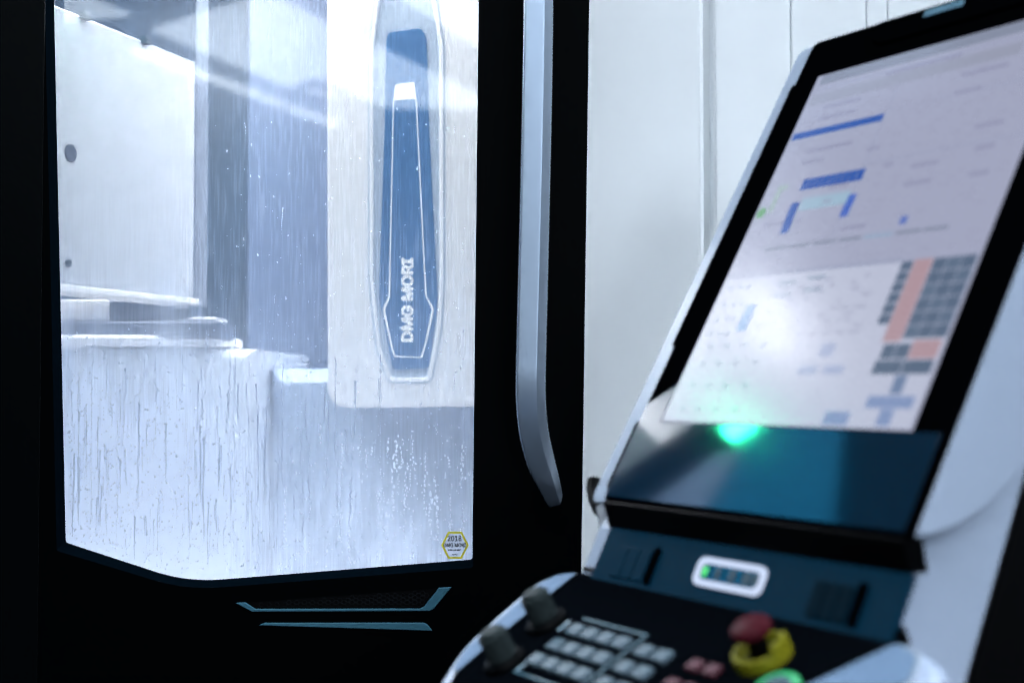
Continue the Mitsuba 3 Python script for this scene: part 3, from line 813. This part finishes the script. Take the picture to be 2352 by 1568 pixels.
# chin, port strip and key deck (profile along b and z, extruded along r)
def prof_pts(s, qz):
    return np.array([O + r * s + b * q + zv * z_ for q, z_ in qz])


PT = fillet([(-0.036, -0.0985), (-0.043, -0.0745), (-0.026, -0.066), (-0.018, -0.0985)], 0.001, 2)
add('chin', loft([prof_pts(S0 + .002, PT), prof_pts(S1 - .002, PT)]), 'black_trim', CP, label='black underside of the screen')
# lower body: flank seen from the right
body = [(-0.034, -0.100), (-0.055, -0.143), (-0.30, -0.290), (-0.30, -0.330), (-0.02, -0.330), (0.026, -0.205), (0.036, -0.182), (0.098, -0.048), (0.126, 0.014), (0.05, 0.01), (0.0, -0.06)]
bd = fillet(body, [0.001, 0.001, 0.02, 0.02, 0.02, 0.02, 0.02, 0.02, 0.01, 0.01, 0.01], 5)
add('lower_shell', loft([prof_pts(S0 - .016, bd), prof_pts(S0 + .0005, bd * 0.999), prof_pts(S1 - .0005, bd * 0.999), prof_pts(S1 - .006, bd)][0:1] + [prof_pts(S1 - .016, bd)]), 'panel_white', CP, smooth=25, label='white lower shell between screen and key deck')
# port strip frame
pb0, pb1 = np.array([-0.0340, -0.0985]), np.array([-0.0565, -0.1420])
pdir = (pb0 - pb1) / np.linalg.norm(pb0 - pb1)
PF = Frame(O + b * pb1[0] + zv * pb1[1], r, b * pdir[0] + zv * pdir[1])
hgt = np.linalg.norm(pb0 - pb1)
PS = add('port_strip', PF.slab(rect(S0 + .004, -0.004, S1 - .001, hgt), -0.004, 0.002, 0.001), 'port_blue', CP, label='dark blue strip with port covers under the screen')
pr = lambda px, py: PF.read(px, py, 0.002)
for (x0_, y0_, x1_, y1_, mt) in ((1403, 1307, 1525, 1262, 'port_blue'), (1845, 1425, 2006, 1335, 'port_flap')):
    a, c_ = pr(x0_, y0_), pr(x1_, y1_)
    w_ = (c_[0] - a[0] - 0.012) / 3
    for k in range(3):
        add('port_cover', PF.slab(fillet(rect(a[0] + k * w_, 0.003, a[0] + (k + 1) * w_ - .0012, hgt * 0.66), 0.002, 3), 0.002, 0.0035, 0.0008), mt, PS)
    add('port_grip', PF.slab(fillet(rect(c_[0] - .010, 0.002, c_[0] - .002, hgt * 0.74), 0.003, 4), 0.002, 0.0045, 0.001), 'bezel_black', PS)
a, c_ = pr(1592, 1335), pr(1760, 1330)
oy0, oy1 = 0.0105, hgt * 0.72
oval = lambda d: ccw(fillet(rect(a[0] + d, oy0 + d, c_[0] - d, oy1 - d), (oy1 - oy0) * 0.36, 8))
add('light_ring', PF.ringplate(oval(0), oval(0.0052), 0.002, 0.0045), 'display_glass', PS, emitter=lamp((0.62, 0.72, 0.95), 0.05), label='white lit oval ring on the port strip')
add('sensor_window', PF.slab(oval(0.0051), 0.002, 0.0030), 'glass_reflect_tint', PS)
lv = pr(1618, 1315)
add('green_light', PF.slab(ccw(fillet(rect(a[0] + .0085, oy0 + .008, a[0] + .0140, oy1 - .008), 0.0025, 5)), 0.0031, 0.0042), 'display_glass', PS, emitter=lamp((0.10, 0.85, 0.22), 0.02))
for k, (f0, f1) in enumerate(((0.30, 0.36), (0.50, 0.58), (0.70, 0.80), (0.84, 0.93))):
    sa, sb = a[0] + (c_[0] - a[0]) * f0, a[0] + (c_[0] - a[0]) * f1
    add('glass_lens', PF.slab(ccw(fillet(rect(sa, oy0 + .007, sb, oy1 - .007), 0.003, 4)), 0.0031, 0.0044, 0.0008), 'key_grey', PS)

# key deck plane
ka = math.radians(28)
kd = b * math.cos(ka) + zv * math.sin(ka)
KF = Frame(O + b * -0.055 + zv * -0.142, r, kd)

tray = [(0.34, 0.004), (0.385, -0.012), (0.392, -0.045), (0.365, -0.110), (0.315, -0.190), (0.235, -0.262), (0.06, -0.262), (-0.03, -0.205), (-0.083, -0.129), (-0.094, -0.081), (-0.104, -0.030), (-0.098, -0.010), (-0.066, 0.004)]
tray = ccw(fillet(tray, 0.03, 5))
tr_rings = [KF.ring(inset(tray, 0.012), -0.055), KF.ring(inset(tray, -0.001), -0.040), KF.ring(inset(tray, -0.002), -0.022)]
for k in range(5):
    a = k / 4 * math.pi / 2
    tr_rings.append(KF.ring(inset(tray, -0.002 + 0.012 * (1 - math.cos(a))), -0.014 + 0.012 * math.sin(a)))
DECK = add('deck_tray', loft(tr_rings), 'panel_white', CP, smooth=40, label='white rounded tray of the key deck')
black = ccw(fillet([(0.334, 0.0), (0.300, -0.068), (0.245, -0.185), (0.205, -0.235), (0.06, -0.235), (-0.010, -0.196), (-0.039, -0.160), (-0.047, -0.110), (-0.055, -0.035), (-0.057, 0.0)], 0.004, 4))
BD = add('key_plate', KF.slab(black, -0.004, 0.0010, 0.0006), 'key_deck', CP, label='black plate that carries the keys and knobs')
wl = ccw(fillet([(-0.0585, 0.0), (-0.0565, -0.035), (-0.0485, -0.110), (-0.0410, -0.158), (-0.050, -0.155), (-0.068, -0.129), (-0.078, -0.081), (-0.088, -0.030), (-0.082, -0.010)], 0.006, 4))
wr = ccw(fillet([(0.3365, -0.002), (0.360, -0.010), (0.372, -0.034), (0.346, -0.104), (0.296, -0.180), (0.250, -0.185), (0.302, -0.068)], 0.006, 4))
for w_, l_ in ((wl, 'pale blue side plate at the left of the keys'), (wr, 'pale blue side plate at the right of the keys')):
    add('side_plate', KF.slab(w_, -0.004, 0.0004, 0.0004), 'panel_plate', CP, label=l_)
    add('joint', KF.ringplate(inset(w_, -0.0022), inset(w_, -0.0003), -0.0030, -0.0016), 'gap_dark', CP)
add('rear_step', loft([KF.ring(ccw(rect(S0 - .015, 0.0005, S1 + .001, 0.012)), -0.01), KF.ring(ccw(rect(S0 - .015, 0.0025, S1 + .001, 0.012)), 0.004)]), 'black_trim', CP)


def knob(s, k):
    K = add('knob', turned(KF, s, k, [(0.0112, 0.007), (0.0108, 0.026), (0.0102, 0.0325), (0.0086, 0.0340)], 40), 'knob_grey', CP, smooth=50)
    rib = [KF.slab(np.array(rect(-0.0012, 0.0100, 0.0012, 0.0130)) @ np.array([[math.cos(a), math.sin(a)], [-math.sin(a), math.cos(a)]]) + [s, k], 0.008, 0.030) for a in np.linspace(0, 2 * math.pi, 18, endpoint=False)]
    add('grip_rib', trimesh.util.concatenate(rib), 'knob_grey', K, kind='stuff')
    add('skirt', turned(KF, s, k, [(0.0195, 0.0012), (0.0190, 0.0050), (0.0150, 0.0075), (0.0130, 0.0080)], 40), 'black_trim', K, smooth=40)
    for a in (2.6, 0.1):
        c_, s_ = math.cos(a), math.sin(a)
        add('mark', KF.slab([(s + 0.0225 * math.cos(t_), k + 0.0225 * math.sin(t_)) for t_ in np.linspace(a - .30, a + .30, 6)] + [(s + 0.0265 * math.cos(t_), k + 0.0265 * math.sin(t_)) for t_ in np.linspace(a + .30, a - .30, 6)], 0.001, 0.0016), 'key_mark', K)


knob(-0.009, -0.074)
knob(0.004, -0.131)


def keycap(s, k, m, w=0.0083, h=0.0072):
    return add('key', KF.slab(ccw(fillet(rect(s - w, k - h, s + w, k + h), 0.002, 3)), 0.001, 0.0048, 0.0014), m, CP)


for j in range(3):
    for i in range(4):
        keycap(0.0372 + .0222 * i, -0.0745 - .0222 * j, 'key_grey')
for j in range(4):
    for i in range(2):
        keycap(0.1370 + .0230 * i, -0.0765 - .0222 * j, 'key_grey')
for j in range(2):
    for i in range(2):
        keycap(0.2000 + .0200 * i, -0.0765 - .0250 * j, 'key_red', 0.0070, 0.0062)
for o_, l_ in ((rect(0.026, -0.0590, 0.1185, -0.0560), 'far'), (rect(0.1155, -0.1350, 0.1185, -0.0595), 'side'), (rect(0.026, -0.1385, 0.1185, -0.1355), 'near')):
    add('key_border', KF.slab(o_, 0.001, 0.0018, 0.0004), 'key_line', CP)

# emergency stop: yellow collar, red mushroom
ss, sk = 0.2475, -0.0490
ST = thing('stop_button', 'red mushroom stop button in a yellow collar on the black key plate', 'stop button')
add('mushroom', turned(KF, ss, sk, [(0.0060, 0.0215), (0.0140, 0.0225), (0.0158, 0.0245), (0.0155, 0.0285), (0.0120, 0.0312), (0.004, 0.0320)], 40), 'stop_red', ST, smooth=40)
add('stem', turned(KF, ss, sk, [(0.0085, 0.0030), (0.0085, 0.0100), (0.0072, 0.0120), (0.0072, 0.0218)], 32), 'black_trim', ST, smooth=40)
add('collar', loft([KF.ring(circle(q_, 40) + [ss, sk], h_) for q_, h_ in ((0.0225, 0.001), (0.0225, 0.007), (0.0212, 0.0100), (0.0185, 0.0112), (0.0165, 0.0100), (0.0150, 0.0060), (0.0062, 0.0036), (0.0062, 0.0012))]), 'stop_yellow', ST, smooth=40)
for a in (0.35,):
    arc = [(ss + 0.0222 * math.cos(t_), sk + 0.0222 * math.sin(t_)) for t_ in np.linspace(a - .62, a + .62, 10)] + [(ss + 0.0172 * math.cos(t_), sk + 0.0172 * math.sin(t_)) for t_ in np.linspace(a + .62, a - .62, 10)]
    add('guard', KF.slab(ccw(arc), 0.007, 0.0160, 0.0018), 'stop_yellow', ST, smooth=40)

# start button with a lit green ring
gs, gk = 0.2880, -0.0760
SB = thing('start_button', 'round push button with a glowing green ring at the bottom edge', 'push button')
add('light_ring', loft([KF.ring(circle(q_, 40) + [gs, gk], h_) for q_, h_ in ((0.0175, 0.001), (0.0175, 0.0035), (0.0165, 0.0045), (0.0125, 0.0045), (0.0120, 0.001))]), 'display_glass', SB, emitter=lamp((0.04, 0.62, 0.22), 0.05))
add('cap', turned(KF, gs, gk, [(0.0118, 0.001), (0.0118, 0.0045), (0.0105, 0.0060), (0.004, 0.0064)], 32), 'key_grey', SB, smooth=40)

# black rounded grip behind the left edge of the screen and the grey strap under it
gp_ = [on_plane(q[0], q[1], O - n * 0.05, n) for q in ((1372, 1108), (1370, 1125), (1374, 1150), (1384, 1172))]
add('rear_grip', tube(np.array(gp_), circle(0.0085, 14) * [1.0, 1.4], n), 'black_trim', CP, smooth=50)
sp_ = [on_plane(q[0], q[1], O - n * 0.05, n) for q in ((1384, 1165), (1392, 1195), (1396, 1230), (1396, 1275))]
add('grey_strap', tube(np.array(sp_), circle(0.006, 12) * [1.0, 1.6], n), 'strap_grey', CP, smooth=50)
# the arm that carries the panel
add('arm', tube(np.array([O + r * .15 + b * -.02 + zv * -.30, O + r * .15 + b * .02 + zv * -.60, O + r * .15 + b * .10 + zv * -1.17]), circle(0.05, 24), np.array([1.0, 0, 0])), 'panel_white', CP, smooth=50)
